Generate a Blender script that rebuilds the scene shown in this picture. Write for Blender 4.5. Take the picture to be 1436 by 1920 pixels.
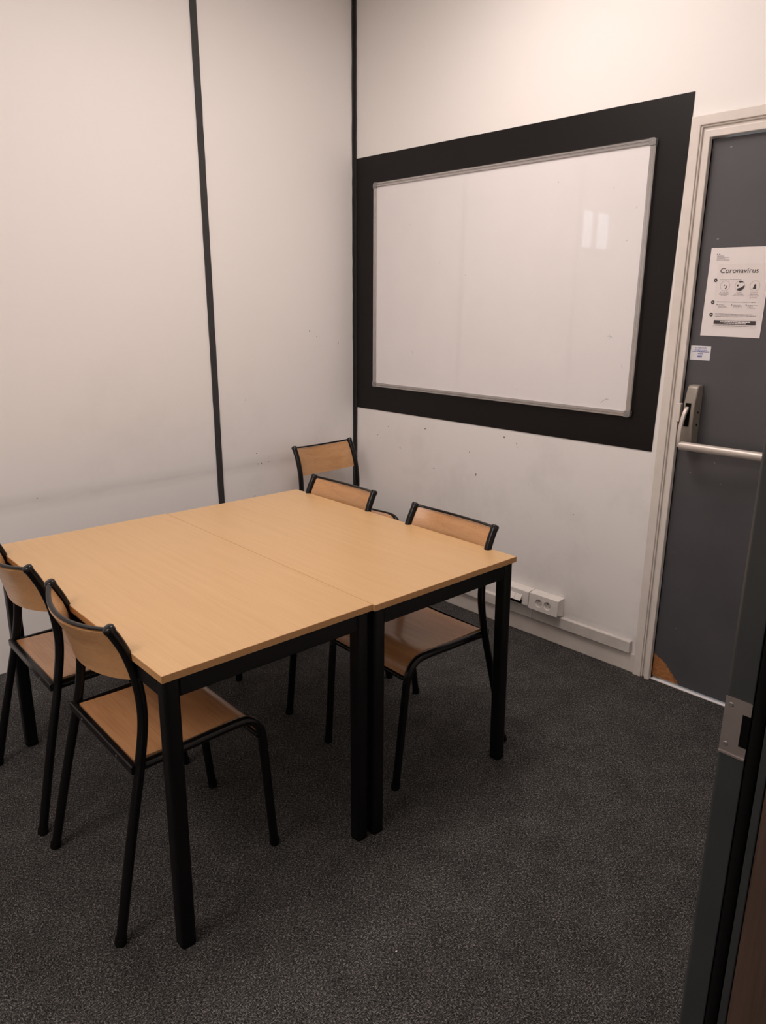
import bpy, bmesh, math, random
from mathutils import Vector, Matrix

for o in list(bpy.data.objects):
    bpy.data.objects.remove(o, do_unlink=True)
S = bpy.context.scene
COL = S.collection

# ------------------------------------------------------------------ camera
CAM_LOC = (-2.7319, -3.1075, 1.4857)
F_PX, YAW, PITCH, ROLL = 1393.75, -43.5268, 15.5491, 0.4419
def cam_axes():
    y, p, r = map(math.radians, (YAW, PITCH, ROLL))
    fw = Vector((math.sin(-y) * math.cos(p), math.cos(y) * math.cos(p), -math.sin(p)))
    rt = Vector((math.cos(y), math.sin(y), 0))
    up = rt.cross(fw)
    return math.cos(r) * rt + math.sin(r) * up, -math.sin(r) * rt + math.cos(r) * up, fw
rt, up, fw = cam_axes()
cd = bpy.data.cameras.new('camera')
cam = bpy.data.objects.new('camera', cd)
COL.objects.link(cam)
cam.matrix_world = Matrix(((rt.x, up.x, -fw.x, CAM_LOC[0]), (rt.y, up.y, -fw.y, CAM_LOC[1]),
                           (rt.z, up.z, -fw.z, CAM_LOC[2]), (0, 0, 0, 1)))
cd.sensor_fit = 'HORIZONTAL'
cd.sensor_width = 36
cd.lens = F_PX / 1436 * 36
cd.clip_start = 0.02
S.camera = cam

# ------------------------------------------------------------------ world, lights, exposure
S.view_settings.view_transform = 'Standard'
S.view_settings.look = 'None'
S.view_settings.exposure = -0.03
S.view_settings.gamma = 1
S.view_settings.use_curve_mapping = False
W = bpy.data.worlds.new('World')
S.world = W
W.use_nodes = True
W.node_tree.nodes['Background'].inputs[0].default_value = (0.80, 0.90, 1.0, 1)
W.node_tree.nodes['Background'].inputs[1].default_value = 4.2
CEIL = 2.98
# lamps: (x, y, sx, sy, watts, colour); each sits at a panel built below, the last two are added fills
LAMPS = [(-0.80, -1.32, 0.56, 0.56, 9.3, (1.0, 0.858, 0.80)),
         (-1.40, -1.38, 0.56, 0.56, 18.4, (1.0, 0.858, 0.80)),
         (-4.15, -1.90, 1.16, 1.16, 36, (1.0, 0.862, 0.81)),  # unseen fill, added to raise the ambient light in the room
         (-2.30, -3.75, 0.56, 0.56, 4, (1.0, 0.84, 0.76))]  # unseen corridor fill, added to lift the near jamb a little
for lx, ly, sx, sy, pw, c in LAMPS:
    l = bpy.data.lights.new('ceiling_or_fill_light', 'AREA')
    l.shape = 'RECTANGLE'
    l.size, l.size_y, l.energy, l.color = sx, sy, pw, c
    lo = bpy.data.objects.new('ceiling_or_fill_light', l)
    lo.location = (lx, ly, CEIL - 0.035)
    COL.objects.link(lo)

# ------------------------------------------------------------------ materials
def srgb(r, g, b):
    f = lambda c: (c / 255 / 12.92) if c / 255 <= 0.04045 else ((c / 255 + 0.055) / 1.055) ** 2.4
    return (f(r), f(g), f(b), 1)
class NT:
    def __init__(s, name):
        s.m = bpy.data.materials.new(name)
        s.m.use_nodes = True
        s.t = s.m.node_tree
        s.b = s.t.nodes['Principled BSDF']
    def n(s, kind, **kw):
        x = s.t.nodes.new(kind)
        for k, v in kw.items():
            if k in x.inputs.keys():
                x.inputs[k].default_value = v
            else:
                setattr(x, k, v)
        return x
    def l(s, a, b):
        s.t.links.new(a, b)
    def obj(s, scale=(1, 1, 1), rot=(0, 0, 0), gen='Object'):
        tc = s.n('ShaderNodeTexCoord')
        mp = s.n('ShaderNodeMapping')
        mp.inputs['Scale'].default_value = scale
        mp.inputs['Rotation'].default_value = rot
        s.l(tc.outputs[gen], mp.inputs[0])
        return mp.outputs[0]
    def ramp(s, fac, stops):
        r = s.n('ShaderNodeValToRGB')
        e = r.color_ramp.elements
        while len(e) < len(stops):
            e.new(0.5)
        for i, (p, c) in enumerate(stops):
            e[i].position = p
            e[i].color = c if len(c) == 4 else (*c, 1)
        s.l(fac, r.inputs[0])
        return r.outputs[0]
    def mix(s, fac, a, b, mode='MIX'):
        x = s.n('ShaderNodeMixRGB')
        x.blend_type = mode
        for i, v in ((0, fac), (1, a), (2, b)):
            if hasattr(v, 'is_linked'):
                s.l(v, x.inputs[i])
            else:
                x.inputs[i].default_value = v
        return x.outputs[0]
    def math(s, op, a, b=0.5, c=0.5):
        x = s.n('ShaderNodeMath')
        x.operation = op
        for i, v in enumerate((a, b, c)):
            if hasattr(v, 'is_linked'):
                s.l(v, x.inputs[i])
            else:
                x.inputs[i].default_value = v
        return x.outputs[0]
    def noise(s, vec, scale, detail=3, rough=0.5):
        x = s.n('ShaderNodeTexNoise')
        x.inputs['Scale'].default_value = scale
        x.inputs['Detail'].default_value = detail
        x.inputs['Roughness'].default_value = rough
        s.l(vec, x.inputs['Vector'])
        return x.outputs[0]
    def bump(s, h, strength, dist=0.01):
        x = s.n('ShaderNodeBump')
        x.inputs['Strength'].default_value = strength
        x.inputs['Distance'].default_value = dist
        s.l(h, x.inputs['Height'])
        s.l(x.outputs[0], s.b.inputs['Normal'])
def plain(name, col, rough=0.5, metal=0.0, var=0.06, scale=30, bump=0.0, spec=0.5):
    k = NT(name)
    v = k.obj()
    f = k.noise(v, scale, 4)
    lo = tuple(c * (1 - var) for c in col[:3]) + (1,)
    hi = tuple(min(1, c * (1 + var)) for c in col[:3]) + (1,)
    k.l(k.ramp(f, [(0.3, lo), (0.7, hi)]), k.b.inputs['Base Color'])
    k.b.inputs['Roughness'].default_value = rough
    k.b.inputs['Metallic'].default_value = metal
    k.b.inputs['Specular IOR Level'].default_value = spec
    if bump:
        k.bump(k.noise(v, scale * 6, 2), bump, 0.002)
    return k.m

def wall_mat(name, base, dirt, band_z, band_w, band_amt, low_amt):
    """off-white wall with grey scuffs; object z is height above the floor"""
    k = NT(name)
    v = k.obj()
    sep = k.n('ShaderNodeSeparateXYZ')
    k.l(v, sep.inputs[0])
    z = sep.outputs[2]
    # a rubbed band at table height, broken up by noise stretched along the wall
    d = k.math('SUBTRACT', z, band_z)
    wob = k.math('MULTIPLY', k.math('SUBTRACT', k.noise(k.obj((0.6, 0.6, 0.6)), 2.0, 2), 0.5), 0.06)
    d = k.math('ABSOLUTE', k.math('ADD', d, wob))
    band = k.math('SUBTRACT', 1.0, k.math('MINIMUM', k.math('DIVIDE', d, band_w), 1.0))
    band = k.math('MULTIPLY', band, k.noise(k.obj((3, 3, 14)), 2.2, 5, 0.65))
    band = k.math('MULTIPLY', band, band_amt)
    # smudges and scuffs below head height
    mask = k.n('ShaderNodeMapRange')
    k.l(z, mask.inputs[0])
    mask.inputs[1].default_value, mask.inputs[2].default_value = 0.55, 1.5
    mask.inputs[3].default_value, mask.inputs[4].default_value = 1.0, 0.0
    sm = k.ramp(k.noise(v, 2.6, 8, 0.62), [(0.50, (0, 0, 0, 1)), (0.78, (1, 1, 1, 1))])
    sm2 = k.ramp(k.noise(k.obj((1, 1, 0.7), (0.3, 0.7, 0.2)), 16, 6, 0.7), [(0.62, (0, 0, 0, 1)), (0.75, (1, 1, 1, 1))])
    sm = k.math('ADD', k.math('MULTIPLY', sm, 0.45), k.math('MULTIPLY', k.math('MULTIPLY', sm2, sm), 0.6))
    sm = k.math('MULTIPLY', k.math('MULTIPLY', sm, mask.outputs[0]), low_amt)
    vor = k.n('ShaderNodeTexVoronoi')
    vor.inputs['Scale'].default_value = 7
    k.l(v, vor.inputs['Vector'])
    dots = k.ramp(vor.outputs['Distance'], [(0.022, (1, 1, 1, 1)), (0.05, (0, 0, 0, 1))])
    dots = k.math('MULTIPLY', k.math('MULTIPLY', dots, mask.outputs[0]), k.math('GREATER_THAN', k.noise(v, 3.1, 1), 0.52))
    tot = k.math('MINIMUM', k.math('ADD', k.math('ADD', band, sm), k.math('MULTIPLY', dots, 0.35 * low_amt)), 1.0)
    k.l(k.mix(tot, base, dirt), k.b.inputs['Base Color'])
    k.b.inputs['Roughness'].default_value = 0.48
    k.b.inputs['Specular IOR Level'].default_value = 0.35
    k.bump(k.noise(v, 90, 2), 0.04, 0.002)
    return k.m

def wood_mat(name, c1, c2, c3, grain=(1, 14, 14), scale=5.0, rough=0.35, streak=0.5, coat=0.0):
    k = NT(name)
    v = k.obj(grain)
    a = k.noise(v, scale, 6, 0.6)
    b = k.noise(k.obj(tuple(g * 5 if g > 2 else g * 1.6 for g in grain)), scale * 1.2, 3, 0.6)
    f = k.math('ADD', k.math('MULTIPLY', a, 1 - streak), k.math('MULTIPLY', b, streak))
    k.l(k.ramp(f, [(0.33, c1), (0.5, c2), (0.68, c3)]), k.b.inputs['Base Color'])
    k.b.inputs['Roughness'].default_value = rough
    k.b.inputs['Coat Weight'].default_value = coat
    k.b.inputs['Coat Roughness'].default_value = 0.18
    k.bump(b, 0.03, 0.001)
    return k.m

def carpet_mat():
    k = NT('charcoal_carpet')
    # short needled fibres: stretched noise in three directions, patched together by a slow noise
    a = k.noise(k.obj((1.0, 0.38, 1), (0, 0, 0.45)), 360, 2, 0.7)
    b = k.noise(k.obj((0.38, 1.0, 1), (0, 0, 0.25)), 350, 2, 0.7)
    d = k.noise(k.obj((1, 1, 1)), 430, 2, 0.7)
    c = k.noise(k.obj(), 9, 4, 0.6)
    sel = k.ramp(k.noise(k.obj(), 38, 2, 0.5), [(0.44, (0, 0, 0, 1)), (0.56, (1, 1, 1, 1))])
    f = k.mix(sel, a, b)
    f = k.math('ADD', k.math('MULTIPLY', f, 0.68), k.math('MULTIPLY', d, 0.32))
    f = k.math('ADD', f, k.math('MULTIPLY', k.math('SUBTRACT', c, 0.5), 0.08))
    col = k.ramp(f, [(0.40, (0.008, 0.0078, 0.0076, 1)), (0.48, (0.032, 0.0312, 0.0303, 1)), (0.54, (0.080, 0.0777, 0.0755, 1)), (0.63, (0.25, 0.243, 0.235, 1))])
    k.l(col, k.b.inputs['Base Color'])
    k.b.inputs['Roughness'].default_value = 0.95
    k.b.inputs['Specular IOR Level'].default_value = 0.1
    k.bump(f, 0.7, 0.005)
    return k.m

M = {}
M['wall_a'] = wall_mat('white_laminate_wall', (0.82, 0.805, 0.795, 1), (0.25, 0.235, 0.23, 1), 0.705, 0.045, 0.34, 0.42)
M['wall_b'] = wall_mat('white_painted_wall', (0.83, 0.815, 0.80, 1), (0.25, 0.24, 0.235, 1), 0.15, 0.03, 0.4, 0.5)
M['ceiling'] = plain('white_ceiling', (0.86, 0.845, 0.83, 1), 0.9, var=0.03, scale=60, bump=0.2)
M['black_paint'] = plain('black_brown_paint', (0.0048, 0.0038, 0.0037, 1), 0.46, var=0.12, scale=9, bump=0.03, spec=0.27)
M['strip'] = plain('dark_grey_profile', (0.027, 0.027, 0.028, 1), 0.45, var=0.1)
M['frame_white'] = plain('cream_gloss_paint', (0.70, 0.655, 0.61, 1), 0.38, var=0.05, scale=14, bump=0.05)
M['trunk_white'] = plain('white_trunking_plastic', (0.66, 0.63, 0.60, 1), 0.42, var=0.10, scale=11)
M['socket_white'] = plain('white_socket_plastic', (0.76, 0.73, 0.70, 1), 0.35, var=0.05, scale=25)
M['hole'] = plain('dark_cavity', (0.004, 0.004, 0.004, 1), 0.9, spec=0.05)
M['door_grey'] = plain('slate_grey_door_paint', (0.074, 0.073, 0.081, 1), 0.40, var=0.08, scale=5, bump=0.05)
M['chip'] = None
M['gap_light'] = plain('pale_door_gap_light', (0.85, 0.83, 0.82, 1), 0.35, var=0.03)  # bright colour stands in for daylight under the door
M['alu'] = plain('anodised_aluminium', (0.50, 0.485, 0.475, 1), 0.27, metal=0.95, var=0.04, scale=40)
M['corner_grey'] = plain('grey_corner_plastic', (0.22, 0.215, 0.21, 1), 0.45)
M['board'] = plain('white_enamel_board', (0.765, 0.752, 0.762, 1), 0.025, var=0.012, scale=6)
M['ink'] = plain('dry_marker_ink', (0.22, 0.22, 0.25, 1), 0.6)
M['green_ink'] = plain('green_marker_ink', (0.30, 0.42, 0.40, 1), 0.6)
M['paper'] = plain('white_paper', (0.80, 0.76, 0.76, 1), 0.8, var=0.015)
M['grey_paper'] = plain('grey_printed_panel', (0.765, 0.72, 0.715, 1), 0.8, var=0.015)
M['print'] = plain('black_toner', (0.045, 0.042, 0.045, 1), 0.6)
M['print_soft'] = plain('grey_toner', (0.28, 0.26, 0.27, 1), 0.6)
M['sticker'] = plain('white_sticker', (0.74, 0.74, 0.78, 1), 0.5, var=0.015)
M['blue'] = plain('blue_print', (0.09, 0.12, 0.36, 1), 0.6)
M['steel'] = plain('brushed_strike_steel', (0.34, 0.30, 0.285, 1), 0.42, metal=0.7, var=0.1, scale=22)
M['bar'] = plain('grey_painted_push_bar', (0.54, 0.49, 0.45, 1), 0.35, metal=0.25, var=0.05)
M['latch'] = plain('bronze_grey_latch_paint', (0.27, 0.245, 0.21, 1), 0.42, metal=0.2, var=0.08)
M['jamb'] = plain('dark_green_grey_jamb_paint', (0.032, 0.036, 0.0365, 1), 0.45, var=0.08, scale=12)
M['rubber'] = plain('black_rubber', (0.003, 0.003, 0.003, 1), 0.8, spec=0.12)
M['tube'] = plain('black_enamelled_steel', (0.0045, 0.0042, 0.0044, 1), 0.22, var=0.05, scale=60, spec=0.28)
M['cap'] = plain('black_plastic_cap', (0.006, 0.0055, 0.0055, 1), 0.24, spec=0.4)
M['tframe'] = plain('black_table_steel', (0.0036, 0.0034, 0.0037, 1), 0.35, var=0.05, scale=60, spec=0.22)
M['screw'] = plain('worn_steel_screw', (0.30, 0.29, 0.28, 1), 0.4, metal=0.8)
M['table'] = wood_mat('beech_laminate_top', (0.565, 0.355, 0.168, 1), (0.605, 0.388, 0.190, 1), (0.635, 0.415, 0.210, 1), (16, 0.7, 16), 4.0, 0.33, 0.45)
M['edge'] = wood_mat('beech_edge_band', (0.42, 0.215, 0.085, 1), (0.47, 0.25, 0.10, 1), (0.52, 0.285, 0.12, 1), (16, 0.7, 16), 4.0, 0.40, 0.45)
M['seat'] = wood_mat('varnished_beech_seat', (0.46, 0.225, 0.098, 1), (0.555, 0.285, 0.128, 1), (0.62, 0.335, 0.160, 1), (9, 1.0, 9), 4.0, 0.24, 0.4, 0.45)
M['back'] = wood_mat('varnished_beech_backrest', (0.42, 0.215, 0.090, 1), (0.50, 0.27, 0.118, 1), (0.56, 0.315, 0.145, 1), (9, 1.2, 9), 4.0, 0.30, 0.4, 0.3)
M['brown'] = wood_mat('brown_stained_casing', (0.060, 0.038, 0.029, 1), (0.085, 0.055, 0.041, 1), (0.105, 0.070, 0.054, 1), (10, 10, 0.8), 4.0, 0.35, 0.4)
M['chip'] = wood_mat('bare_chipboard', (0.17, 0.062, 0.018, 1), (0.36, 0.15, 0.048, 1), (0.48, 0.23, 0.085, 1), (5, 5, 12), 9.0, 0.9, 0.6)
M['carpet'] = carpet_mat()
M['scuff'] = plain('grey_brown_scuff', (0.20, 0.18, 0.17, 1), 0.7, var=0.3, scale=120)
M['diffuser'] = NT('lamp_diffuser').m
_b = M['diffuser'].node_tree.nodes['Principled BSDF']
_b.inputs['Emission Color'].default_value = (1, 0.86, 0.74, 1)
_b.inputs['Emission Strength'].default_value = 2.0
M['glass'] = NT('window_glass').m
_b = M['glass'].node_tree.nodes['Principled BSDF']
_b.inputs['Transmission Weight'].default_value = 1
_b.inputs['Roughness'].default_value = 0
_b.inputs['IOR'].default_value = 1.1

# ------------------------------------------------------------------ mesh helpers
def link(name, bm, mats, parent=None, smooth=False, bevel=0, seg=2, ang=40):
    me = bpy.data.meshes.new(name)
    bmesh.ops.recalc_face_normals(bm, faces=bm.faces)
    bm.to_mesh(me)
    bm.free()
    for m in (mats if isinstance(mats, (list, tuple)) else [mats]):
        me.materials.append(m)
    if smooth:
        for p in me.polygons:
            p.use_smooth = True
        try:
            me.set_sharp_from_angle(angle=math.radians(ang))
        except Exception:
            pass
    o = bpy.data.objects.new(name, me)
    COL.objects.link(o)
    if parent:
        o.parent = parent
    if bevel:
        b = o.modifiers.new('bevel', 'BEVEL')
        b.width, b.segments, b.limit_method = bevel, seg, 'ANGLE'
        b.harden_normals = False
    return o
def box(bm, x0, x1, y0, y1, z0, z1, mi=0):
    vs = [bm.verts.new((x, y, z)) for x in (x0, x1) for y in (y0, y1) for z in (z0, z1)]
    for f in ((0, 1, 3, 2), (4, 6, 7, 5), (0, 4, 5, 1), (2, 3, 7, 6), (0, 2, 6, 4), (1, 5, 7, 3)):
        bm.faces.new([vs[i] for i in f]).material_index = mi
    return vs
def B(*a):
    bm = bmesh.new()
    box(bm, *a)
    return bm
def prism(bm, pts, off, mi=0):
    """extrude the polygon pts (3D) by the vector off"""
    a = [bm.verts.new(p) for p in pts]
    b = [bm.verts.new(Vector(p) + Vector(off)) for p in pts]
    n = len(pts)
    bm.faces.new(a).material_index = mi
    bm.faces.new(b[::-1]).material_index = mi
    for i in range(n):
        bm.faces.new((a[i], a[(i + 1) % n], b[(i + 1) % n], b[i])).material_index = mi
def smooth_path(pts, n=6):
    P = [Vector(p) for p in pts]
    out = []
    for i in range(len(P) - 1):
        p0, p1, p2, p3 = P[max(i - 1, 0)], P[i], P[i + 1], P[min(i + 2, len(P) - 1)]
        for k in range(n):
            t = k / n
            out.append(0.5 * ((2 * p1) + (p2 - p0) * t + (2 * p0 - 5 * p1 + 4 * p2 - p3) * t * t + (3 * p1 - p0 - 3 * p2 + p3) * t ** 3))
    out.append(P[-1])
    return out
def tube(bm, path, r, seg=14, cap=True):
    P = [Vector(p) for p in path]
    t = (P[1] - P[0]).normalized()
    ref = Vector((0, 1, 0)) if abs(t.y) < 0.8 else Vector((1, 0, 0))
    nrm = t.cross(ref).normalized()
    rings = []
    for i, p in enumerate(P):
        if i == 0:
            t = (P[1] - P[0]).normalized()
        elif i == len(P) - 1:
            t = (P[-1] - P[-2]).normalized()
        else:
            t = (P[i + 1] - P[i - 1]).normalized()
        nrm = (nrm - t * nrm.dot(t)).normalized()
        bn = t.cross(nrm)
        rr = r[i] if isinstance(r, (list, tuple)) else r
        rings.append([bm.verts.new(p + rr * (math.cos(a) * nrm + math.sin(a) * bn)) for a in (2 * math.pi * k / seg for k in range(seg))])
    for a, b in zip(rings, rings[1:]):
        for k in range(seg):
            bm.faces.new((a[k], a[(k + 1) % seg], b[(k + 1) % seg], b[k]))
    if cap:
        bm.faces.new(rings[0])
        bm.faces.new(rings[-1][::-1])
def T(path, r, seg=14):
    bm = bmesh.new()
    tube(bm, path, r, seg)
    return bm
def empty(name, loc=(0, 0, 0), rz=0):
    o = bpy.data.objects.new(name, None)
    o.empty_display_size = 0.1
    o.location = loc
    o.rotation_euler = (0, 0, rz)
    COL.objects.link(o)
    return o
def tag(o, label=None, cat=None, group=None, kind=None):
    for k, v in (('label', label), ('category', cat), ('group', group), ('kind', kind)):
        if v:
            o[k] = v
    return o
def struct(o):
    o['kind'] = 'structure'
    return o

# ------------------------------------------------------------------ room shell
XL, YF, YB = -5.2, -2.811, -4.35           # left wall, entry wall face, far side of the corridor
struct(link('floor', B(XL - 0.1, 0.12, YB - 0.1, 0.1, -0.1, 0.0), M['carpet']))
struct(link('ceiling', B(XL - 0.1, 0.12, YB - 0.1, 0.1, CEIL, CEIL + 0.1), M['ceiling']))
# wall with the dark panel joints; a small glazed opening beyond the left edge of the frame
WX0, WX1, WZ0, WZ1 = -2.60, -2.13, 1.87, 2.17
bm = bmesh.new()
for a in ((XL - 0.1, WX0, 0, CEIL), (WX1, 0.12, 0, CEIL), (WX0, WX1, 0, WZ0), (WX0, WX1, WZ1, CEIL)):
    box(bm, a[0], a[1], 0, 0.035, a[2], a[3])
struct(link('wall_back', bm, M['wall_a']))
w1 = struct(link('window_1', (lambda b: (box(b, WX0, WX0 + .03, -.012, .036, WZ0, WZ1), box(b, WX1 - .03, WX1, -.012, .036, WZ0, WZ1),
     box(b, WX0 + .03, WX1 - .03, -.012, .036, WZ0, WZ0 + .025), box(b, WX0 + .03, WX1 - .03, -.012, .036, WZ1 - .025, WZ1),
     box(b, -2.352, -2.338, -.008, .03, WZ0 + .025, WZ1 - .025), b)[-1])(bmesh.new()), M['frame_white']))
link('pane', (lambda b: (box(b, WX0 + .031, -2.353, .016, .020, WZ0 + .026, WZ1 - .026), box(b, -2.337, WX1 - .031, .016, .020, WZ0 + .026, WZ1 - .026), b)[-1])(bmesh.new()), M['glass'], w1)
# wall with the whiteboard; door opening
DY0, DY1, DZ = -1.852, -2.765, 2.045
bm = bmesh.new()
for a in ((DY0, 0, 0, CEIL), (YB - 0.1, DY1, 0, CEIL), (DY1, DY0, DZ, CEIL)):
    box(bm, 0, 0.12, a[0], a[1], a[2], a[3])
struct(link('wall_right', bm, M['wall_b']))
struct(link('wall_left', B(XL - 0.1, XL, YB - 0.1, 0, 0, CEIL), M['wall_b']))
OX0, OX1, OZ = -2.80, -1.882, 2.06          # the entry opening the photo is taken through
bm = bmesh.new()
for a in ((XL, OX0 - 0.03, 0, CEIL), (OX1 + 0.035, 0, 0, CEIL), (OX0 - 0.03, OX1 + 0.035, OZ + 0.03, CEIL)):
    box(bm, a[0], a[1], YF - 0.11, YF, a[2], a[3])
struct(link('wall_front', bm, M['wall_b']))
struct(link('wall_corridor', B(XL, 0, YB - 0.1, YB, 0, CEIL), M['wall_b']))

# small knocks and scuffs on the two walls: place along the wall, height, half width, half height
WA_MARKS = [(-1.731, .7146, .004, .003), (-.6531, .7073, .006, .003), (-.6337, .7074, .003, .006), (-.5912, .7099, .006, .003), (-.7131, 1.0344, .003, .003),
            (-.3107, 1.3543, .003, .004), (-.2625, 1.3266, .003, .004), (-.1187, 1.2903, .003, .005), (-.6602, .763, .004, .003), (-.6798, .5449, .006, .003)]
WB_MARKS = [(-.3585, .7594, .004, .004), (-.5369, .8833, .009, .003), (-.6026, .6895, .006, .003), (-.8783, .7027, .004, .008), (-.833, .8056, .003, .004),
            (-1.0353, .9048, .006, .005), (-.2676, .8618, .003, .003), (-1.1061, .8847, .003, .003), (-1.4284, .6181, .003, .003), (-.1846, .8081, .004, .003)]
def speck(wall, axis, u, z, w_, h_, seed):
    r_ = random.Random(seed)
    bm = bmesh.new()
    pts = [(u + w_ * math.cos(t) * r_.uniform(.6, 1.1), z + h_ * math.sin(t) * r_.uniform(.6, 1.1)) for t in (0.3, 1.2, 2.2, 3.1, 4.0, 5.2)]
    prism(bm, [(a, -.0003, b) if axis == 'x' else (-.0003, a, b) for a, b in pts], (0, .00025, 0) if axis == 'x' else (.00025, 0, 0))
    link('scuff_mark', bm, M['scuff'], wall)
wa, wr = bpy.data.objects['wall_back'], bpy.data.objects['wall_right']
for i, (u, z, w_, h_) in enumerate(WA_MARKS):
    speck(wa, 'x', u, z, w_, h_, i)
for i, (u, z, w_, h_) in enumerate(WB_MARKS):
    speck(wr, 'y', u, z, w_, h_, 50 + i)

# dark joint strips of the panelled wall
def rough_strip(name, pts, seed):
    """a vertical strip whose edges wobble a little, like a hand-cut joint; pts = front outline in x at bottom and top"""
    rnd = random.Random(seed)
    (xa0, xb0), (xa1, xb1) = pts
    bm = bmesh.new()
    n = 60
    rows = []
    for i in range(n + 1):
        t = i / n
        z = t * (CEIL - 0.001) + 0.0005
        xa = xa0 + (xa1 - xa0) * t + rnd.uniform(-.0008, .0008)
        xb = xb0 + (xb1 - xb0) * t + rnd.uniform(-.0008, .0008)
        rows.append([bm.verts.new((xa, 0.0005, z)), bm.verts.new((xa, -.006, z)), bm.verts.new((xb, -.006, z)), bm.verts.new((xb, 0.0005, z))])
    for a, b in zip(rows, rows[1:]):
        for k in range(4):
            bm.faces.new((a[k], a[(k + 1) % 4], b[(k + 1) % 4], b[k]))
    bm.faces.new(rows[0])
    bm.faces.new(rows[-1][::-1])
    return struct(link(name, bm, M['strip']))
rough_strip('trim_1', ((-.8868, -.8565), (-.9067, -.8765)), 1)
rough_strip('trim_2', ((-2.135, -2.105), (-2.135, -2.105)), 2)
# corner profile: two thin flanges meeting in the corner
rnd = random.Random(5)
bm = bmesh.new()
rows = []
for i in range(71):
    z = 0.0005 + i / 70 * (CEIL - 0.001)
    e, g = rnd.uniform(-.0009, .0009), rnd.uniform(-.0012, .0012)
    rows.append([bm.verts.new(p) for p in ((-.0005, -.0005, z), (-.0175 + e, -.0005, z), (-.0175 + e, -.006, z), (-.006, -.006, z), (-.006, -.0190 + g, z), (-.0005, -.0190 + g, z))])
for a, b in zip(rows, rows[1:]):
    for k in range(6):
        bm.faces.new((a[k], a[(k + 1) % 6], b[(k + 1) % 6], b[k]))
bm.faces.new(rows[0]); bm.faces.new(rows[-1][::-1])
struct(link('trim_3', bm, M['strip']))
# black painted field behind the whiteboard
bm = bmesh.new()
prism(bm, [(-.0025, -.0195, .942), (-.0025, -1.7530, .942), (-.0025, -1.7735, 2.201), (-.0025, -.0195, 2.201)], (.0022, 0, 0))
struct(link('trim_4', bm, M['black_paint']))

# baseboards
struct(link('baseboard_right', B(-.010, 0, -1.7795, -.0195, 0, .0835), M['frame_white'], bevel=.003))
struct(link('baseboard_left', B(XL, XL + .014, YF + .001, -.001, 0, .09), M['frame_white'], bevel=.003))

# ------------------------------------------------------------------ emergency door and its frame
fr = bmesh.new()
def u_frame(bm, y_out, y_in, z_out, z_in, x0, x1, y_out2, y_in2):
    """an upside-down U running round the door opening"""
    prof = [(x0, y_out, 0), (x0, y_out, z_out), (x0, y_out2, z_out), (x0, y_out2, 0), (x0, y_in2, 0), (x0, y_in2, z_in), (x0, y_in, z_in), (x0, y_in, 0)]
    q = [bm.verts.new(p) for p in prof]
    r = [bm.verts.new((x1, p[1], p[2])) for p in prof]
    for idx in ((0, 1, 6, 7), (1, 2, 5, 6), (2, 3, 4, 5)):
        bm.faces.new([q[i] for i in idx])
        bm.faces.new([r[i] for i in idx][::-1])
    for i in range(8):
        bm.faces.new((q[i], q[(i + 1) % 8], r[(i + 1) % 8], r[i]))
# depths: architrave (two steps), groove, inner jamb, stop
L2 = lambda d: (-1.78 - d)
R2 = lambda d: (-2.838 + d)
u_frame(fr, L2(0), L2(.034), 2.118, 2.086, -.020, .0, R2(0), R2(.034))
u_frame(fr, L2(.0335), L2(.040), 2.0865, 2.080, -.014, .0, R2(.0335), R2(.040))
u_frame(fr, L2(.0395), L2(.052), 2.0805, 2.068, -.006, .0, R2(.0395), R2(.052))
u_frame(fr, L2(.0515), L2(.072), 2.0685, 2.044, -.020, .1, R2(.0515), R2(.072))
frame = struct(link('trim_5', fr, M['frame_white'], bevel=.0025, seg=2))
bm = bmesh.new()
box(bm, -.040, -.020, -1.866, -1.851, 1.076, 1.144)
box(bm, -.036, -.0195, -1.8515, -1.846, 1.084, 1.136)
k = link('latch_keeper', bm, M['frame_white'], frame, bevel=.002)
struct(link('trim_6', B(-.004, .10, DY1, DY0, 0.0, .0055), M['gap_light'], bevel=.002))  # pale strip in place of the light leaking below the leaf

LX = 0.005                                    # front face of the leaf
bm = bmesh.new()
rnd = random.Random(3)
edge = [(-1.8535, .115), (-1.862, .113), (-1.872, .104), (-1.884, .102), (-1.895, .092), (-1.905, .087), (-1.914, .077), (-1.925, .064), (-1.937, .053), (-1.949, .038), (-1.960, .030), (-1.966, .014)]
outline = [(LX, y, z) for y, z in edge] + [(LX, DY1 + .004, .014), (LX, DY1 + .004, 2.040), (LX, -1.8535, 2.040)]
prism(bm, outline, (.004, 0, 0))
leaf = struct(link('door_1', bm, M['door_grey']))
bm = bmesh.new()
box(bm, LX + .0041, LX + .045, DY1 + .004, -1.8535, .014, 2.040)
link('leaf_core', bm, M['door_grey'], leaf)
bm = bmesh.new()
prism(bm, [(LX + .0012, -1.8536, .0145)] + [(LX + .0012, y + .001, z) for y, z in edge], (.0028, 0, 0))
# splinters of torn fibre
for i in range(26):
    a = rnd.random()
    yy, zz = -1.857 - .09 * a, .022 + (0.085 - .075 * a) * rnd.random()
    prism(bm, [(LX + .0012, yy, zz), (LX + .0012, yy - rnd.uniform(.004, .014), zz + rnd.uniform(-.002, .004)), (LX + .0012, yy - .004, zz + rnd.uniform(.002, .005))], (-.0012, 0, 0))
tag(link('bare_corner', bm, M['chip'], leaf), 'broken door corner showing orange chipboard')
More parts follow.
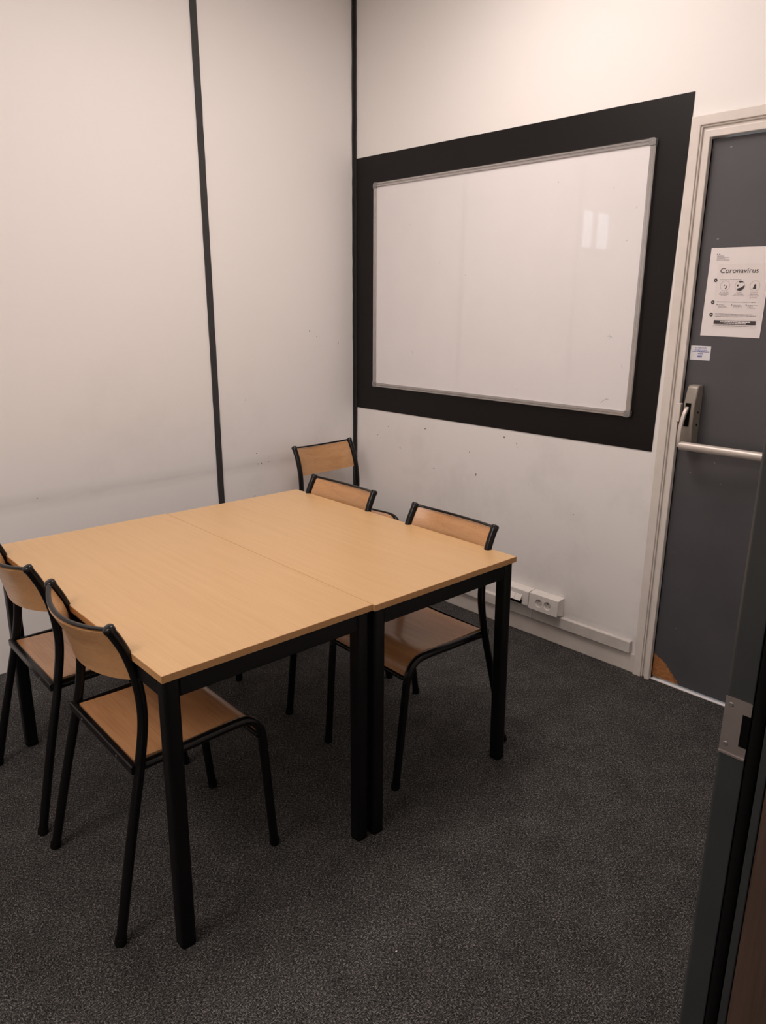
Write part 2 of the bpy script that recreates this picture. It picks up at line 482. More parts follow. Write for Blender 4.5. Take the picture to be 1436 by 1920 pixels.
# paint chips
bm = bmesh.new()
for y, z, s in ((-1.8565, 2.007, .003), (-1.9176, 2.009, .004), (-1.9096, 1.7168, .004), (-1.9977, .9348, .003), (-1.9119, .8844, .003), (-2.03, .86, .002), (-1.885, .56, .002), (-1.93, .25, .002), (-2.0, 2.03, .002)):
    prism(bm, [(LX - .0004, y + s * math.cos(t), z + s * .8 * math.sin(t)) for t in (0.2, 1.1, 2.3, 3.2, 4.4, 5.3)], (.0003, 0, 0))
link('paint_chips', bm, M['corner_grey'], leaf)
# panic latch
bm = bmesh.new()
hp = [(LX - .0002, 1.214), (-.030, 1.214), (-.040, 1.206), (-.056, 1.150), (-.058, 1.060), (-.045, .985), (LX - .0002, .972)]
prism(bm, [(x, -1.884, z) for x, z in hp], (0, -.0405, 0))
latch = link('panic_latch', bm, M['latch'], leaf, bevel=.005, seg=3, smooth=True)
link('latch_slot', B(-.0592, -.030, -1.912, -1.893, 1.065, 1.150), M['hole'], latch)
arm = smooth_path([(-.050, -1.9005, 1.136), (-.070, -1.899, 1.118), (-.088, -1.898, 1.075), (-.094, -1.898, 1.030), (-.090, -1.898, .993)], 6)
bm = bmesh.new()
rows = []
for i, p in enumerate(arm):
    d = (arm[min(i + 1, len(arm) - 1)] - arm[max(i - 1, 0)]).normalized()
    nn = Vector((-d.z, 0, d.x))
    h = .006
    rows.append([bm.verts.new(p + nn * a + Vector((0, b, 0))) for a, b in ((-h, -.0065), (h, -.0065), (h, .0065), (-h, .0065))])
for a, b in zip(rows, rows[1:]):
    for q in range(4):
        bm.faces.new((a[q], a[(q + 1) % 4], b[(q + 1) % 4], b[q]))
bm.faces.new(rows[0]); bm.faces.new(rows[-1][::-1])
link('lever_arm', bm, M['bar'], latch, bevel=.002, smooth=True)
link('push_bar', T([(-.088, -1.903, .998), (-.088, -2.62, .998)], .0155, 24), M['bar'], latch, smooth=True)
bm = bmesh.new()
for y, z in ((-1.9248, 1.115), (-1.9248, 1.07)):
    tube(bm, [(-.022, y + .0006, z), (-.022, y - .0012, z)], .004, 10)
link('screw', bm, M['hole'], latch)
bm = bmesh.new()
prism(bm, [(x, -2.64, z) for x, z in hp], (0, -.0405, 0))
link('hinge_box', bm, M['latch'], leaf, bevel=.005, seg=3, smooth=True)

# ------------------------------------------------------------------ near door frame at the right edge
JX = OX1
bm = bmesh.new()
H0 = OZ
pl = [(JX + .004, YF), (JX, YF - .004), (JX, -2.8432), (JX + .010, -2.8432), (JX + .010, -2.8600), (JX - .001, -2.8600), (JX - .001, -2.8695), (JX + .034, -2.8695), (JX + .034, YF)]
prism(bm, [(x, y, 0) for x, y in pl], (0, 0, H0))
# head and left jamb of the same frame
mir = lambda x: OX0 + OX1 - x
prism(bm, [(mir(x), y, 0) for x, y in pl], (0, 0, H0))
box(bm, OX0 - .03, OX1 + .034, -2.8695, YF, H0, H0 + .03)
j = struct(link('trim_7', bm, M['jamb'], bevel=.0012))
link('gasket', T([(JX + .004, -2.8515, .002), (JX + .004, -2.8515, H0 - .002)], .0078, 12), M['rubber'], j, smooth=True)
# brown timber casing on the corridor side
bm = bmesh.new()
for f in (lambda x: x, mir):
    a = [(f(JX + .034), -2.8696), (f(JX - .0005), -2.8696), (f(JX - .0005), -2.990), (f(JX + .10), -2.990), (f(JX + .10), -2.9212), (f(JX + .034), -2.9212)]
    prism(bm, [(x, y, 0) for x, y in a], (0, 0, H0))
box(bm, OX0 - .10, OX1 + .10, -2.990, -2.9212, H0, H0 + .1)
struct(link('trim_8', bm, M['brown'], bevel=.004))
# strike plate: thin steel with a latch cut-out open towards the gasket and a bent lip below
PZ0, PZ1 = .9665, 1.0395
bm = bmesh.new()
ya, yb = YF - .0015, -2.8432
prism(bm, [(JX - .0014, ya, PZ0), (JX - .0014, ya, PZ1), (JX - .0014, yb, PZ1), (JX - .0014, yb, 1.0225), (JX - .0014, -2.8340, 1.0225), (JX - .0014, -2.8340, .980), (JX - .0014, yb, .980), (JX - .0014, yb, PZ0)], (.0013, 0, 0))
box(bm, JX - .0030, JX - .0001, yb, ya, PZ0 - .0022, PZ0)
sp = link('strike_plate', bm, M['steel'], j)
link('latch_hole', B(JX - .0009, JX - .0001, yb + .0001, -2.8342, .9802, 1.0223), M['hole'], sp)
for z in (1.0300, .9775):
    link('screw', T([(JX - .0014, -2.8195, z), (JX - .0024, -2.8195, z)], [.0032, .0022], 14), M['screw'], sp, smooth=True)

# ------------------------------------------------------------------ cable trunking and sockets
trunk = bmesh.new()
box(trunk, -.024, -.0003, -1.757, -.021, .0865, .1385)
tr = tag(link('cable_trunking', trunk, M['trunk_white'], bevel=.003), 'long white plastic cable trunking along the wall just above the baseboard', 'cable trunking')
def lid(y):
    link('joint_cover', B(-.0246, -.0004, y - .0012, y + .0012, .0868, .1382), M['corner_grey'], tr)
lid(-1.265)
def socket_box(y0, y1, cut=0.0):
    bm = bmesh.new()
    prism(bm, [(-.0003, y0, .1385), (-.047 + cut, y0, .1485), (-.055 + cut, y0, .156), (-.050 + cut, y0, .2215), (-.044 + cut, y0, .2255), (-.0003, y0, .2275)], (0, y1 - y0, 0))
    return bm
# double round socket: body, and a thick cover with two round recesses
SB0, SB1 = -1.2635, -1.4175
o = tag(link('socket_block', socket_box(SB0, SB1, .007), M['socket_white'], bevel=.002, smooth=True), 'white wall block with two round power sockets, free right end towards the door', 'power socket', 'wall blocks on the cable trunking')
sl = lambda z: -.055 + .005 * (z - .156) / .0655         # front face slant
bm = bmesh.new()
def loop_(pts):
    vs = [bm.verts.new((sl(z), y, z)) for y, z in pts]
    return [bm.edges.new((vs[k_], vs[(k_ + 1) % len(vs)])) for k_ in range(len(vs))]
zc, seg = .185, 28
ed = loop_([(SB0, .1495), (SB0, .2225), (SB1, .2225), (SB1, .1495)])
for yc in (-1.3172, -1.3630):
    ed += loop_([(yc + .0195 * math.cos(2 * math.pi * k_ / seg), zc + .0195 * math.sin(2 * math.pi * k_ / seg)) for k_ in range(seg)])
r = bmesh.ops.triangle_fill(bm, edges=ed, use_beauty=True)
ex = bmesh.ops.extrude_face_region(bm, geom=[f for f in bm.faces])
for v in ex['geom']:
    if isinstance(v, bmesh.types.BMVert):
        v.co.x += .0069
link('socket_cover', bm, M['socket_white'], o)
for yc in (-1.3172, -1.3630):
    xb = sl(zc) + .007
    bm = bmesh.new()
    prof = [(.0193, .0002), (.0193, .0062), (.0184, .0062), (.0172, .0020), (.0165, .0012)]
    rings = [[bm.verts.new((xb - h_ + .005 / .0655 * (r_ * math.sin(a)), yc + r_ * math.cos(a), zc + r_ * math.sin(a))) for a in (2 * math.pi * k_ / seg for k_ in range(seg))] for r_, h_ in prof]
    for a, b in zip(rings, rings[1:]):
        for k_ in range(seg):
            bm.faces.new((a[k_], a[(k_ + 1) % seg], b[(k_ + 1) % seg], b[k_]))
    bm.faces.new(rings[-1])
    so = link('power_socket', bm, M['trunk_white'], o, smooth=True)
    for dy in (-.0095, .0095):
        link('contact_hole', T([(xb - .0006, yc + dy, zc - .002), (xb - .0024, yc + dy, zc - .002)], .0017, 12), M['hole'], so)
    link('earth_pin', T([(xb - .0006, yc, zc + .0100), (xb - .0060, yc, zc + .0100)], .0024, 12), M['screw'], so, smooth=True)
# data outlet block, its flap hanging open
o = tag(link('socket_block', socket_box(-1.1000, -1.2590), M['socket_white'], bevel=.003, seg=3, smooth=True), 'white wall block with an open data port flap, partly behind the table leg', 'power socket', 'wall blocks on the cable trunking')
link('data_port', B(-.0575, -.050, -1.226, -1.120, .158, .178), M['hole'], o)
bm = bmesh.new()
for a, b in ((-1.120, -1.1545), (-1.1555, -1.190), (-1.191, -1.226)):
    prism(bm, [(-.053, a, .2015), (-.0525, a, .198), (-.068, a, .1745), (-.0705, a, .176)], (0, b - a, 0))
link('port_flap', bm, M['socket_white'], o)

# ------------------------------------------------------------------ whiteboard
BY0, BY1, BZ0, BZ1 = -.162, -1.656, 1.0665, 2.0722
wb = tag(empty('whiteboard', (0, (BY0 + BY1) / 2, BZ0)), 'large glossy whiteboard in an aluminium frame on the black painted wall field', 'whiteboard')
inv = lambda y, z: (y - (BY0 + BY1) / 2, z - BZ0)
def WBX(bm, x0, x1, y0, y1, z0, z1):
    (a, c), (b, d) = inv(y0, z0), inv(y1, z1)
    box(bm, x0, x1, min(a, b), max(a, b), c, d)
bm = bmesh.new()
WBX(bm, -.013, -.0027, BY0 - .012, BY1 + .012, BZ0 + .012, BZ1 - .012)
link('board_panel', bm, M['board'], wb)
bm = bmesh.new()
fw_, ft = .022, -.0200
def rail(p0, p1, inward, along):
    # stepped aluminium section: outer rounded lip, groove, inner lip
    sec = [(0, -.0027), (0, ft + .004), (.003, ft), (.009, ft), (.0105, ft + .0022), (.012, ft + .0022), (.0135, ft + .0008), (.020, ft + .001), (fw_, ft + .004), (fw_, -.0130)]
    pts = []
    for d, x in sec:
        pts.append((x, p0[0] + inward[0] * d, p0[1] + inward[1] * d))
    prism(bm, pts, (0, p1[0] - p0[0], p1[1] - p0[1]))
e = .024
y0, z0 = inv(BY0, BZ0); y1, z1 = inv(BY1, BZ1)
rail((y0 - e, z1), (y1 + e, z1), (0, -1), 0)
rail((y0 - e, z0), (y1 + e, z0), (0, 1), 0)
rail((y0, z0 + e), (y0, z1 - e), (-1, 0), 0)
rail((y1, z0 + e), (y1, z1 - e), (1, 0), 0)
link('board_frame', bm, M['alu'], wb, smooth=True, ang=25)
for (yy, zz, sy, sz) in ((y0, z0, -1, 1), (y0, z1, -1, -1), (y1, z0, 1, 1), (y1, z1, 1, -1)):
    bm = bmesh.new()
    n = 6
    R_ = .010
    arc = [(R_ - R_ * math.cos(a), R_ - R_ * math.sin(a)) for a in (math.pi / 2 * q / n for q in range(n + 1))]
    pts = [(0, .0265)] + arc[::1] + [(.0265, 0), (.0265, .0225), (.0225, .0265)]
    prism(bm, [(-.0218, yy + sy * a, zz + sz * b) for a, b in pts], (.019, 0, 0))
    c = link('corner_cap', bm, M['corner_grey'], wb, bevel=.0015)
    link('screw', T([(-.0217, yy + sy * .011, zz + sz * .011), (-.0228, yy + sy * .011, zz + sz * .011)], .003, 12), M['screw'], c)
def stroke(m, y, z, l, a, w=.0012):
    b = bmesh.new()
    yy, zz = inv(y, z)
    c, s = math.cos(a), math.sin(a)
    prism(b, [(-.0132, yy + c * l / 2 - s * w / 2, zz + s * l / 2 + c * w / 2), (-.0132, yy + c * l / 2 + s * w / 2, zz + s * l / 2 - c * w / 2),
              (-.0132, yy - c * l / 2 + s * w / 2, zz - s * l / 2 - c * w / 2), (-.0132, yy - c * l / 2 - s * w / 2, zz - s * l / 2 + c * w / 2)], (.0001, 0, 0))
    link('pen_mark', b, m, wb)
for y, z, l, a in ((-1.527, 1.374, .008, .3), (-1.536, 1.374, .010, 1.0), (-1.542, 1.373, .007, -.5), (-1.534, 1.364, .006, 1.4), (-1.546, 1.369, .005, .2)):
    stroke(M['green_ink'], y, z, l, a, .0016)
for y, z, l, a in ((-1.528, 1.118, .020, 2.4), (-1.541, 1.127, .016, 2.5), (-1.549, 1.128, .010, 3.0), (-1.600, 1.842, .009, 2.4), (-1.573, 1.728, .008, 2.6), (-1.60, 1.26, .016, 1.3),
                   (-.42, 1.86, .006, 1.3), (-.55, 1.81, .005, .4), (-1.25, 1.965, .006, 1), (-.45, 1.26, .016, 1.4), (-.78, 1.62, .006, .8), (-1.50, 1.92, .006, 2), (-.62, 1.68, .005, 2.4), (-1.1, 1.13, .007, .3)):
    stroke(M['ink'], y, z, l, a)

# ------------------------------------------------------------------ notices on the door
def text_mesh(bm, s, y, z, h, x, shear=0.0, align='LEFT', width=None, bold=0.0):
    """writing on a surface facing -x; y runs to the reader's left"""
    cu = bpy.data.curves.new('t', 'FONT')
    cu.body, cu.size, cu.shear, cu.align_x = s, 1.0, shear, align
    cu.offset = bold
    ob = bpy.data.objects.new('t', cu)
    COL.objects.link(ob)
    dg = bpy.context.evaluated_depsgraph_get()
    me = bpy.data.meshes.new_from_object(ob.evaluated_get(dg))
    bpy.data.objects.remove(ob)
    bpy.data.curves.remove(cu)
    if not me.vertices:
        return
    xs = [v.co.x for v in me.vertices]
    k = h
    kx = h if width is None else width / (max(xs) - min(xs))
    tb = bmesh.new()
    tb.from_mesh(me)
    bpy.data.meshes.remove(me)
    for v in tb.verts:
        v.co = Vector((x, y - v.co.x * kx, z + v.co.y * k))
    tm = bpy.data.meshes.new('t')
    tb.to_mesh(tm)
    tb.free()
    bm.from_mesh(tm)
    bpy.data.meshes.remove(tm)
def rect(bm, x, y, z, w, h, mi=0):
    vs = [bm.verts.new(p) for p in ((x, y, z), (x, y - w, z), (x, y - w, z - h), (x, y, z - h))]
    bm.faces.new(vs).material_index = mi
def disc(bm, x, y, z, r, mi=0, r_in=0, n=28):
    o_ = [bm.verts.new((x, y + r * math.cos(a), z + r * math.sin(a))) for a in (2 * math.pi * q / n for q in range(n))]
    if not r_in:
        bm.faces.new(o_).material_index = mi
        return
    i_ = [bm.verts.new((x, y + r_in * math.cos(a), z + r_in * math.sin(a))) for a in (2 * math.pi * q / n for q in range(n))]
    for q in range(n):
        bm.faces.new((o_[q], o_[(q + 1) % n], i_[(q + 1) % n], i_[q])).material_index = mi
def dashes(bm, x, y, z, w, h, seed, mi=0):
    """a line of print too small to read in the photograph"""
    r_ = random.Random(seed)
    p = 0
    while p < w - .002:
        l = min(r_.uniform(.003, .009), w - p)
        rect(bm, x, y - p, z, l, h * r_.uniform(.7, 1), mi)
        p += l + .0013

PX, PY, PZ = LX - .0016, -1.8885, 1.3888           # sheet: left edge, bottom edge
pw, ph = .2065, .299
po = tag(empty('notice_poster', (LX, PY, PZ)), 'white paper notice headed Coronavirus taped on the grey door above the push bar', 'notice')
po.rotation_euler = (0.014, 0, 0)
bm = bmesh.new()
nx, nz = 10, 12
g = {}
for a in range(nx + 1):
    for b in range(nz + 1):
        u, v = a / nx, b / nz
        lift = .0018
        g[a, b] = bm.verts.new((-lift, -u * pw, v * ph))
for a in range(nx):
    for b in range(nz):
        bm.faces.new((g[a, b], g[a + 1, b], g[a + 1, b + 1], g[a, b + 1]))
sheet = link('paper_sheet', bm, M['paper'], po, smooth=True)
# printing: local frame, y to the left; U,V measured on the sheet (0..1 from top left)
q = -.0030
U = lambda u: -u * pw
V = lambda v: ph - v * ph
bm = bmesh.new()
rect(bm, q + .0006, U(.155), V(.185), .82 * pw, .62 * ph)
link('printed_panel', bm, M['grey_paper'], sheet)
bm = bmesh.new()
text_mesh(bm, 'Coronavirus', U(.195), V(.282), .0235, q, .12, 'LEFT', .625 * pw, .004)
link('heading', bm, M['print'], sheet)
bm = bmesh.new()
for u in (.115, .152):
    disc(bm, q, U(u), V(.075), .0022, n=12)
for i, s in enumerate(('MINISTÈRE', 'DE L’ÉDUCATION', 'NATIONALE', 'ET DE LA JEUNESSE')):
    text_mesh(bm, s, U(.115), V(.101 + i * .0145), .0052, q)
link('ministry_lines', bm, M['print_soft'], sheet)
for v, u in ((.363, .145), (.612, .145), (.755, .145)):
    bm = bmesh.new()
    disc(bm, q, U(u), V(v), .0062, r_in=.0022)
    link('section_dot', bm, M['print'], sheet)
bm = bmesh.new()
capts = (('SE LAVER TRÈS', 'RÉGULIÈREMENT', 'LES MAINS'), ('TOUSSER', 'OU ÉTERNUER', 'DANS SON COUDE'), ('UTILISER UN', 'MOUCHOIR', 'À USAGE UNIQUE', 'ET LE JETER'))
for i, cx in enumerate((.315, .56, .805)):
    disc(bm, q, U(cx), V(.425), .0168, r_in=.0161, n=40)
    for kk, s in enumerate(capts[i]):
        text_mesh(bm, s, U(cx), V(.503 + kk * .0185), .0046, q, 0, 'CENTER')
dashes(bm, q, U(.215), V(.352), .37 * pw, .0022, 1)
dashes(bm, q, U(.215), V(.603), .64 * pw, .0022, 2)
for i, cx in enumerate((.215, .46, .70)):
    rect(bm, q, U(cx), V(.632), .004, .004)
    for kk in range(3):
        dashes(bm, q, U(cx + .035), V(.638 + .015 * kk), (.10 + .03 * ((i + kk) % 3)) * pw, .0017, 5 + i * 4 + kk)
for kk in range(3):
    dashes(bm, q, U(.215), V(.742 + kk * .0145), (.62, .68, .40)[kk] * pw, .0019, 30 + kk)
dashes(bm, q, U(.235), V(.871), .63 * pw, .0018, 40)
for a, b in ((.205, .865), (.205, .893)):
    rect(bm, q, U(a), V(b - .003 if b < .88 else b), .70 * pw, .0004)
rect(bm, q, U(.205), V(.865), .0004, .028 * ph); rect(bm, q, U(.903), V(.865), .0004, .028 * ph)
link('fine_print', bm, M['print_soft'], sheet)
# pictograms: hands, coughing into the elbow, tissue
def pictogram(cu, cv, *shapes):
    bm = bmesh.new()
    for pts in shapes:
        bm.faces.new([bm.verts.new((q - .0001, U(cu) - a * .0165, V(cv) + b * .0165)) for a, b in pts])
    link('pictogram', bm, M['print'], sheet)
pictogram(.315, .425, [(-.35, .1), (-.1, .25), (.05, .1), (-.12, -.02)], [(.28, .1), (.45, -.25), (.2, -.68), (-.02, -.62), (.18, -.35)])
pictogram(.56, .425, [(-.35, .92), (0, 1.0), (.5, .86), (.72, .68), (.2, .72), (-.1, .62)], [(-.62, -.15), (-.42, .35), (-.22, .05), (-.3, -.12)],
          [(.95, .15), (.98, -.2), (.72, -.72), (.2, -.98), (-.4, -.9), (-.42, -.55), (.2, -.38), (.62, -.1)])
pictogram(.805, .425, [(-.4, -.62), (-.1, .3), (.18, .35), (.3, -.62)])
bm = bmesh.new()
rect(bm, q, U(.205), V(.815), .70 * pw, .041 * ph)
bar_ = link('phone_banner', bm, M['print'], sheet)
bm = bmesh.new()
dashes(bm, q - .0002, U(.315), V(.822), .50 * pw, .0036, 51)
dashes(bm, q - .0002, U(.375), V(.839), .37 * pw, .0036, 52)
link('banner_lines', bm, M['paper'], bar_)

SY, SZ = -1.8594, 1.3004
st = tag(link('warning_sticker', B(LX - .0006, LX - .0001, SY - .0735, SY, SZ, SZ + .051), M['sticker']), 'small white sticker with blue print headed ATTENTION under the paper notice', 'sticker')
bm = bmesh.new()
sx = LX - .0009
text_mesh(bm, 'ATTENTION', SY - .0365, SZ + .0415, .0074, sx, 0, 'CENTER', None, .012)
dashes(bm, sx, SY - .015, SZ + .0375, .046, .0026, 71)
dashes(bm, sx, SY - .007, SZ + .0320, .062, .0030, 72)
dashes(bm, sx, SY - .028, SZ + .0250, .018, .0030, 73)
for i in range(5):
    rect(bm, sx, SY - .0275 - i * .0034, SZ + .0165, .0028, .006)
rect(bm, sx, SY - .0265, SZ + .0185, .020, .0006)
link('sticker_print', bm, M['blue'], st)

# ------------------------------------------------------------------ tables
TW, TL, TH = 0.598, 1.1731, 0.7255
def make_table(feet):
    """origin on the floor at the middle; x = short side, y = long side"""
    root = empty('meeting_table')
    hx, hy = TW / 2, TL / 2
    bm = bmesh.new()
    box(bm, -hx + .0008, hx - .0008, -hy + .0008, hy - .0008, TH - .0175, TH)
    link('table_top', bm, M['table'], root, bevel=.0005)
    bm = bmesh.new()
    for a in ((-hx, -hx + .0008, -hy, hy), (hx - .0008, hx, -hy, hy), (-hx + .0008, hx - .0008, -hy, -hy + .0008), (-hx + .0008, hx - .0008, hy - .0008, hy)):
        box(bm, a[0], a[1], a[2], a[3], TH - .0175, TH - .0008)
    link('edge_band', bm, M['edge'], root)
    az0, az1 = TH - .0675, TH - .0178
    for a in ((-hx + .045, hx - .045, -hy + .010, -hy + .038), (-hx + .045, hx - .045, hy - .038, hy - .010), (-hx + .010, -hx + .038, -hy + .045, hy - .045), (hx - .038, hx - .010, -hy + .045, hy - .045)):
        link('apron_rail', B(a[0], a[1], a[2], a[3], az0, az1), M['tframe'], root, bevel=.003)
    for sx_, sy_ in ((-1, -1), (1, -1), (-1, 1), (1, 1)):
        dx, dy = feet.get((sx_, sy_), (0, 0))
        bm = bmesh.new()
        r_, n, h = .009, 5, .0195
        sec = []
        for cxs, cys, a0 in ((1, 1, 0), (-1, 1, 90), (-1, -1, 180), (1, -1, 270)):
            for q_ in range(n + 1):
                a = math.radians(a0 + 90 * q_ / n)
                sec.append((cxs * (h - r_) + r_ * math.cos(a), cys * (h - r_) + r_ * math.sin(a)))
        cx_, cy_ = sx_ * (hx - .0265), sy_ * (hy - .0265)
        rings = [[bm.verts.new((cx_ + ox + a * s, cy_ + oy + b * s, z)) for a, b in sec] for z, ox, oy, s in ((0.012, dx, dy, 1), (TH - .018, 0, 0, 1))]
        for q_ in range(len(sec)):
            bm.faces.new((rings[0][q_], rings[0][(q_ + 1) % len(sec)], rings[1][(q_ + 1) % len(sec)], rings[1][q_]))
        bm.faces.new(rings[0]); bm.faces.new(rings[1][::-1])
        lg = link('leg', bm, M['tframe'], root, smooth=True)
        bm = bmesh.new()
        rings = [[bm.verts.new((cx_ + dx + a * s, cy_ + dy + b * s, z)) for a, b in sec] for z, s in ((0, .86), (.004, .98), (.0119, 1.0))]
        for r0, r1 in zip(rings, rings[1:]):
            for q_ in range(len(sec)):
                bm.faces.new((r0[q_], r0[(q_ + 1) % len(sec)], r1[(q_ + 1) % len(sec)], r1[q_]))
        bm.faces.new(rings[0]); bm.faces.new(rings[-1][::-1])
        link('foot_cap', bm, M['rubber'], lg, smooth=True)
    return root
tt = math.radians(-1.06)
TX, TY = -0.8749, -0.6097
def tab(a, b):
    return (TX - a * math.cos(tt) + b * math.sin(tt), TY - a * math.sin(tt) - b * math.cos(tt))
t1 = make_table({(-1, -1): (-.006, -.004)})
c = tab(TW * 1.5 + .0001, TL / 2 - .003)
t1.location = (c[0], c[1], 0); t1.rotation_euler = (0, 0, tt)
tag(t1, 'left one of the two joined beech tables, the nearest chair pushed under it', 'table', 'two tables pushed together')
t2 = make_table({(1, -1): (.010, -.002)})
c = tab(TW * .5 - .0001, TL / 2 + .006)
t2.location = (c[0], c[1], 0); t2.rotation_euler = (0, 0, tt)
tag(t2, 'right one of the two joined beech tables, on the whiteboard wall side', 'table', 'two tables pushed together')

# ------------------------------------------------------------------ chairs
def make_chair():
    """facing +x; origin on the floor between the rear feet"""
    root = empty('school_chair')
    R_ = .0125
    for s in (-1, 1):
        # rear leg up to the seat, back post above
        lp = smooth_path([(0.003, s * .221, .010), (.048, s * .209, .22), (.092, s * .1975, .41), (.100, s * .1955, .45)], 6)
        lg = link('leg', T(lp, R_), M['tube'], root, smooth=True)
        link('rubber_foot', T([(0, s * .222, 0), (0.0015, s * .2217, .006), (.004, s * .2208, .018)], [.0135, .0145, .0145]), M['rubber'], lg, smooth=True)
        bp = smooth_path([(.100, s * .1955, .4502), (.1125, s * .193, .52), (.1165, s * .191, .585), (.108, s * .189, .665), (.088, s * .1875, .735), (.061, s * .186, .790)], 8)
        post = link('back_post', T(bp, R_), M['tube'], root, smooth=True)
        d = (bp[-1] - bp[-2]).normalized()
        link('end_cap', T([bp[-1] - d * .004, bp[-1] + d * .006, bp[-1] + d * .0095, bp[-1] + d * .0115], [.0140, .0142, .0115, .006]), M['cap'], post, smooth=True)
        # side rail bending down into the front leg
        sr = smooth_path([(.104, s * .186, .428), (.24, s * .1865, .432), (.365, s * .186, .435), (.408, s * .1855, .426), (.433, s * .185, .398), (.442, s * .184, .362)], 6)
        link('side_rail', T(sr, R_), M['tube'], root, smooth=True)
        fl = smooth_path([(.442, s * .184, .3618), (.450, s * .182, .27), (.473, s * .1755, .010)], 4)
        lg = link('leg', T(fl, R_), M['tube'], root, smooth=True)
        link('rubber_foot', T([(.475, s * .175, 0), (.4745, s * .1751, .006), (.473, s * .1755, .018)], [.0135, .0145, .0145]), M['rubber'], lg, smooth=True)
    # rear seat rail: an angle section, and the front cross tube
    bm = bmesh.new()
    prism(bm, [(.076, -.197, .420), (.076, -.197, .4385), (.079, -.197, .4410), (.0895, -.197, .4410), (.0895, -.197, .4370), (.083, -.197, .4360), (.083, -.197, .420)], (0, .394, 0))
    rr = link('rear_rail', bm, M['tube'], root)
    for y in (-.11, .11):
        link('screw', T([(.0762, y, .429), (.0748, y, .429)], .0028, 10), M['screw'], rr)
    link('front_rail', T([(.434, -.184, .372), (.434, .184, .372)], .009), M['tube'], root, smooth=True)
    # plywood seat with a rolled front
    prof = smooth_path([(.094, .4385), (.16, .4360), (.24, .4350), (.31, .4370), (.355, .4390), (.392, .4340), (.416, .4150), (.4260, .3920), (.429, .3780)] and
                       [Vector((a, b, 0)) for a, b in [(.094, .4415), (.16, .4400), (.24, .4395), (.31, .4420), (.355, .4440), (.394, .4385), (.420, .4180), (.433, .3940), (.4395, .3830)]], 5)
    bm = bmesh.new()
    rows = []
    hw0, hw1 = .1725, .1715
    ny = 12
    for i, p in enumerate(prof):
        t_ = i / (len(prof) - 1)
        hw = hw0 + (hw1 - hw0) * t_
        rows.append([bm.verts.new((p.x, -hw + 2 * hw * k_ / ny, p.y - .004 * (1 - (2 * k_ / ny - 1) ** 2) * (1 - t_))) for k_ in range(ny + 1)])
    for a, b in zip(rows, rows[1:]):
        for k_ in range(ny):
            bm.faces.new((a[k_], b[k_], b[k_ + 1], a[k_ + 1]))
    bmesh.ops.recalc_face_normals(bm, faces=bm.faces)
    if sum(f.normal.z for f in bm.faces) < 0:
        bmesh.ops.reverse_faces(bm, faces=bm.faces)
    bmesh.ops.solidify(bm, geom=bm.faces[:], thickness=.009)
    link('seat', bm, M['seat'], root, smooth=True)
    # curved backrest between the posts, a thin black rod along its top
    def bx(z):
        pts = [(.52, .1125), (.585, .1165), (.665, .108), (.735, .088), (.790, .061)]
        for (za, xa), (zb, xb) in zip(pts, pts[1:]):
            if z <= zb:
                return xa + (xb - xa) * (z - za) / (zb - za)
        return .061
    bm = bmesh.new()
    rows = []
    for z in [.655 + .132 * i / 8 for i in range(9)]:
        rows.append([bm.verts.new((bx(z) - .003 - .044 * (1 - (k_ / 12) ** 2), .178 * k_ / 12, z - .013 * (1 - (k_ / 12) ** 2))) for k_ in range(-12, 13)])
    for a, b in zip(rows, rows[1:]):
        for k_ in range(24):
            bm.faces.new((a[k_], a[k_ + 1], b[k_ + 1], b[k_]))
    bmesh.ops.recalc_face_normals(bm, faces=bm.faces)
    bmesh.ops.solidify(bm, geom=bm.faces[:], thickness=.008)
    bk = link('backrest', bm, M['back'], root, smooth=True)
    rim_bm = T([(bx(.790) - .003 - .044 * (1 - (k_ / 12) ** 2), .184 * k_ / 12, .7920 - .013 * (1 - (k_ / 12) ** 2)) for k_ in range(-12, 13)], 0.0064, 10)
    for v in rim_bm.verts:                               # flat oval section
        zc_ = .7920 - .013 * (1 - (v.co.y / .184) ** 2)
        v.co.z = zc_ + (v.co.z - zc_) * .68
    link('top_rim', rim_bm, M['tube'], root, smooth=True)
    return root
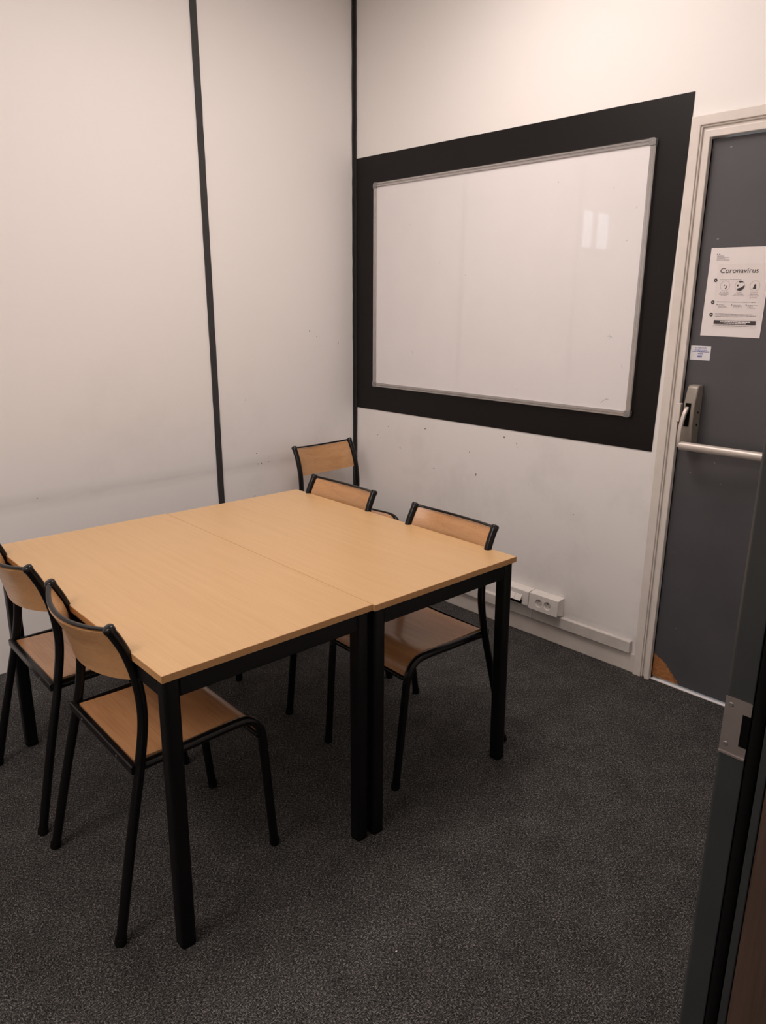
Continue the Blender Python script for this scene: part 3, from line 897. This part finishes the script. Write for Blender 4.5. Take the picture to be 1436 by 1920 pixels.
def copy_tree(o, parent=None):
    c = o.copy()
    COL.objects.link(c)
    if parent:
        c.parent = parent
    for ch in list(o.children):
        copy_tree(ch, c)
    return c
proto = make_chair()
CH = [(-2.1850, -1.4110, -1.50, 'nearest wooden school chair with black frame, tucked under the left side of the tables'),
      (-2.1770, -.8850, -2.00, 'school chair at the left table cut by the left edge, behind the nearest chair'),
      (-.8078, -1.4952, 178.06, 'school chair tucked under the right side, nearest the wall sockets, seat seen between table legs'),
      (-.7870, -.8884, 179.34, 'school chair on the right side whose backrest overlaps the chair in the corner'),
      (-.3402, -.0700, -88.53, 'school chair standing alone in the room corner behind the tables, back to the wall')]
for i, (x, y, a, lab) in enumerate(CH):
    ch = proto if i == 0 else copy_tree(proto)
    ch.location = (x, y, 0)
    ch.rotation_euler = (0, 0, math.radians(a))
    tag(ch, lab, 'chair', 'school chairs round the tables')

# ------------------------------------------------------------------ crumb on the carpet, ceiling panels
bm = bmesh.new()
bmesh.ops.create_icosphere(bm, subdivisions=1, radius=.0025)
for v in bm.verts:
    v.co.z = v.co.z * .5 + .00125
crumb = tag(link('crumb', bm, M['socket_white']), 'tiny pale crumb lying on the dark carpet in the foreground', 'crumb')
crumb.location = (-1.72, -2.10, 0)
LAMP_LABELS = ('square ceiling light panel nearest the whiteboard wall', 'square ceiling light panel right over the middle of the tables',
               'large square fill light panel added over the far left of the room', 'square fill light panel added in the corridor outside the doorway')
for (lx, ly, sx_, sy_, pw_, c_), lab in zip(LAMPS, LAMP_LABELS):
    root = empty('ceiling_or_fill_panel', (lx, ly, CEIL))  # two real panels, then the two added fill panels
    tag(root, lab, 'ceiling light', 'ceiling light panels')
    h, k = sx_ / 2, .014
    bm = bmesh.new()
    for a in ((-h - k, -h, -h - k, h + k), (h, h + k, -h - k, h + k), (-h, h, -h - k, -h), (-h, h, h, h + k)):
        box(bm, a[0], a[1], a[2], a[3], -.030, -.0002)
    link('light_frame', bm, M['frame_white'], root)
    link('diffuser', B(-h + .0002, h - .0002, -h + .0002, h - .0002, -.024, -.018), M['diffuser'], root)
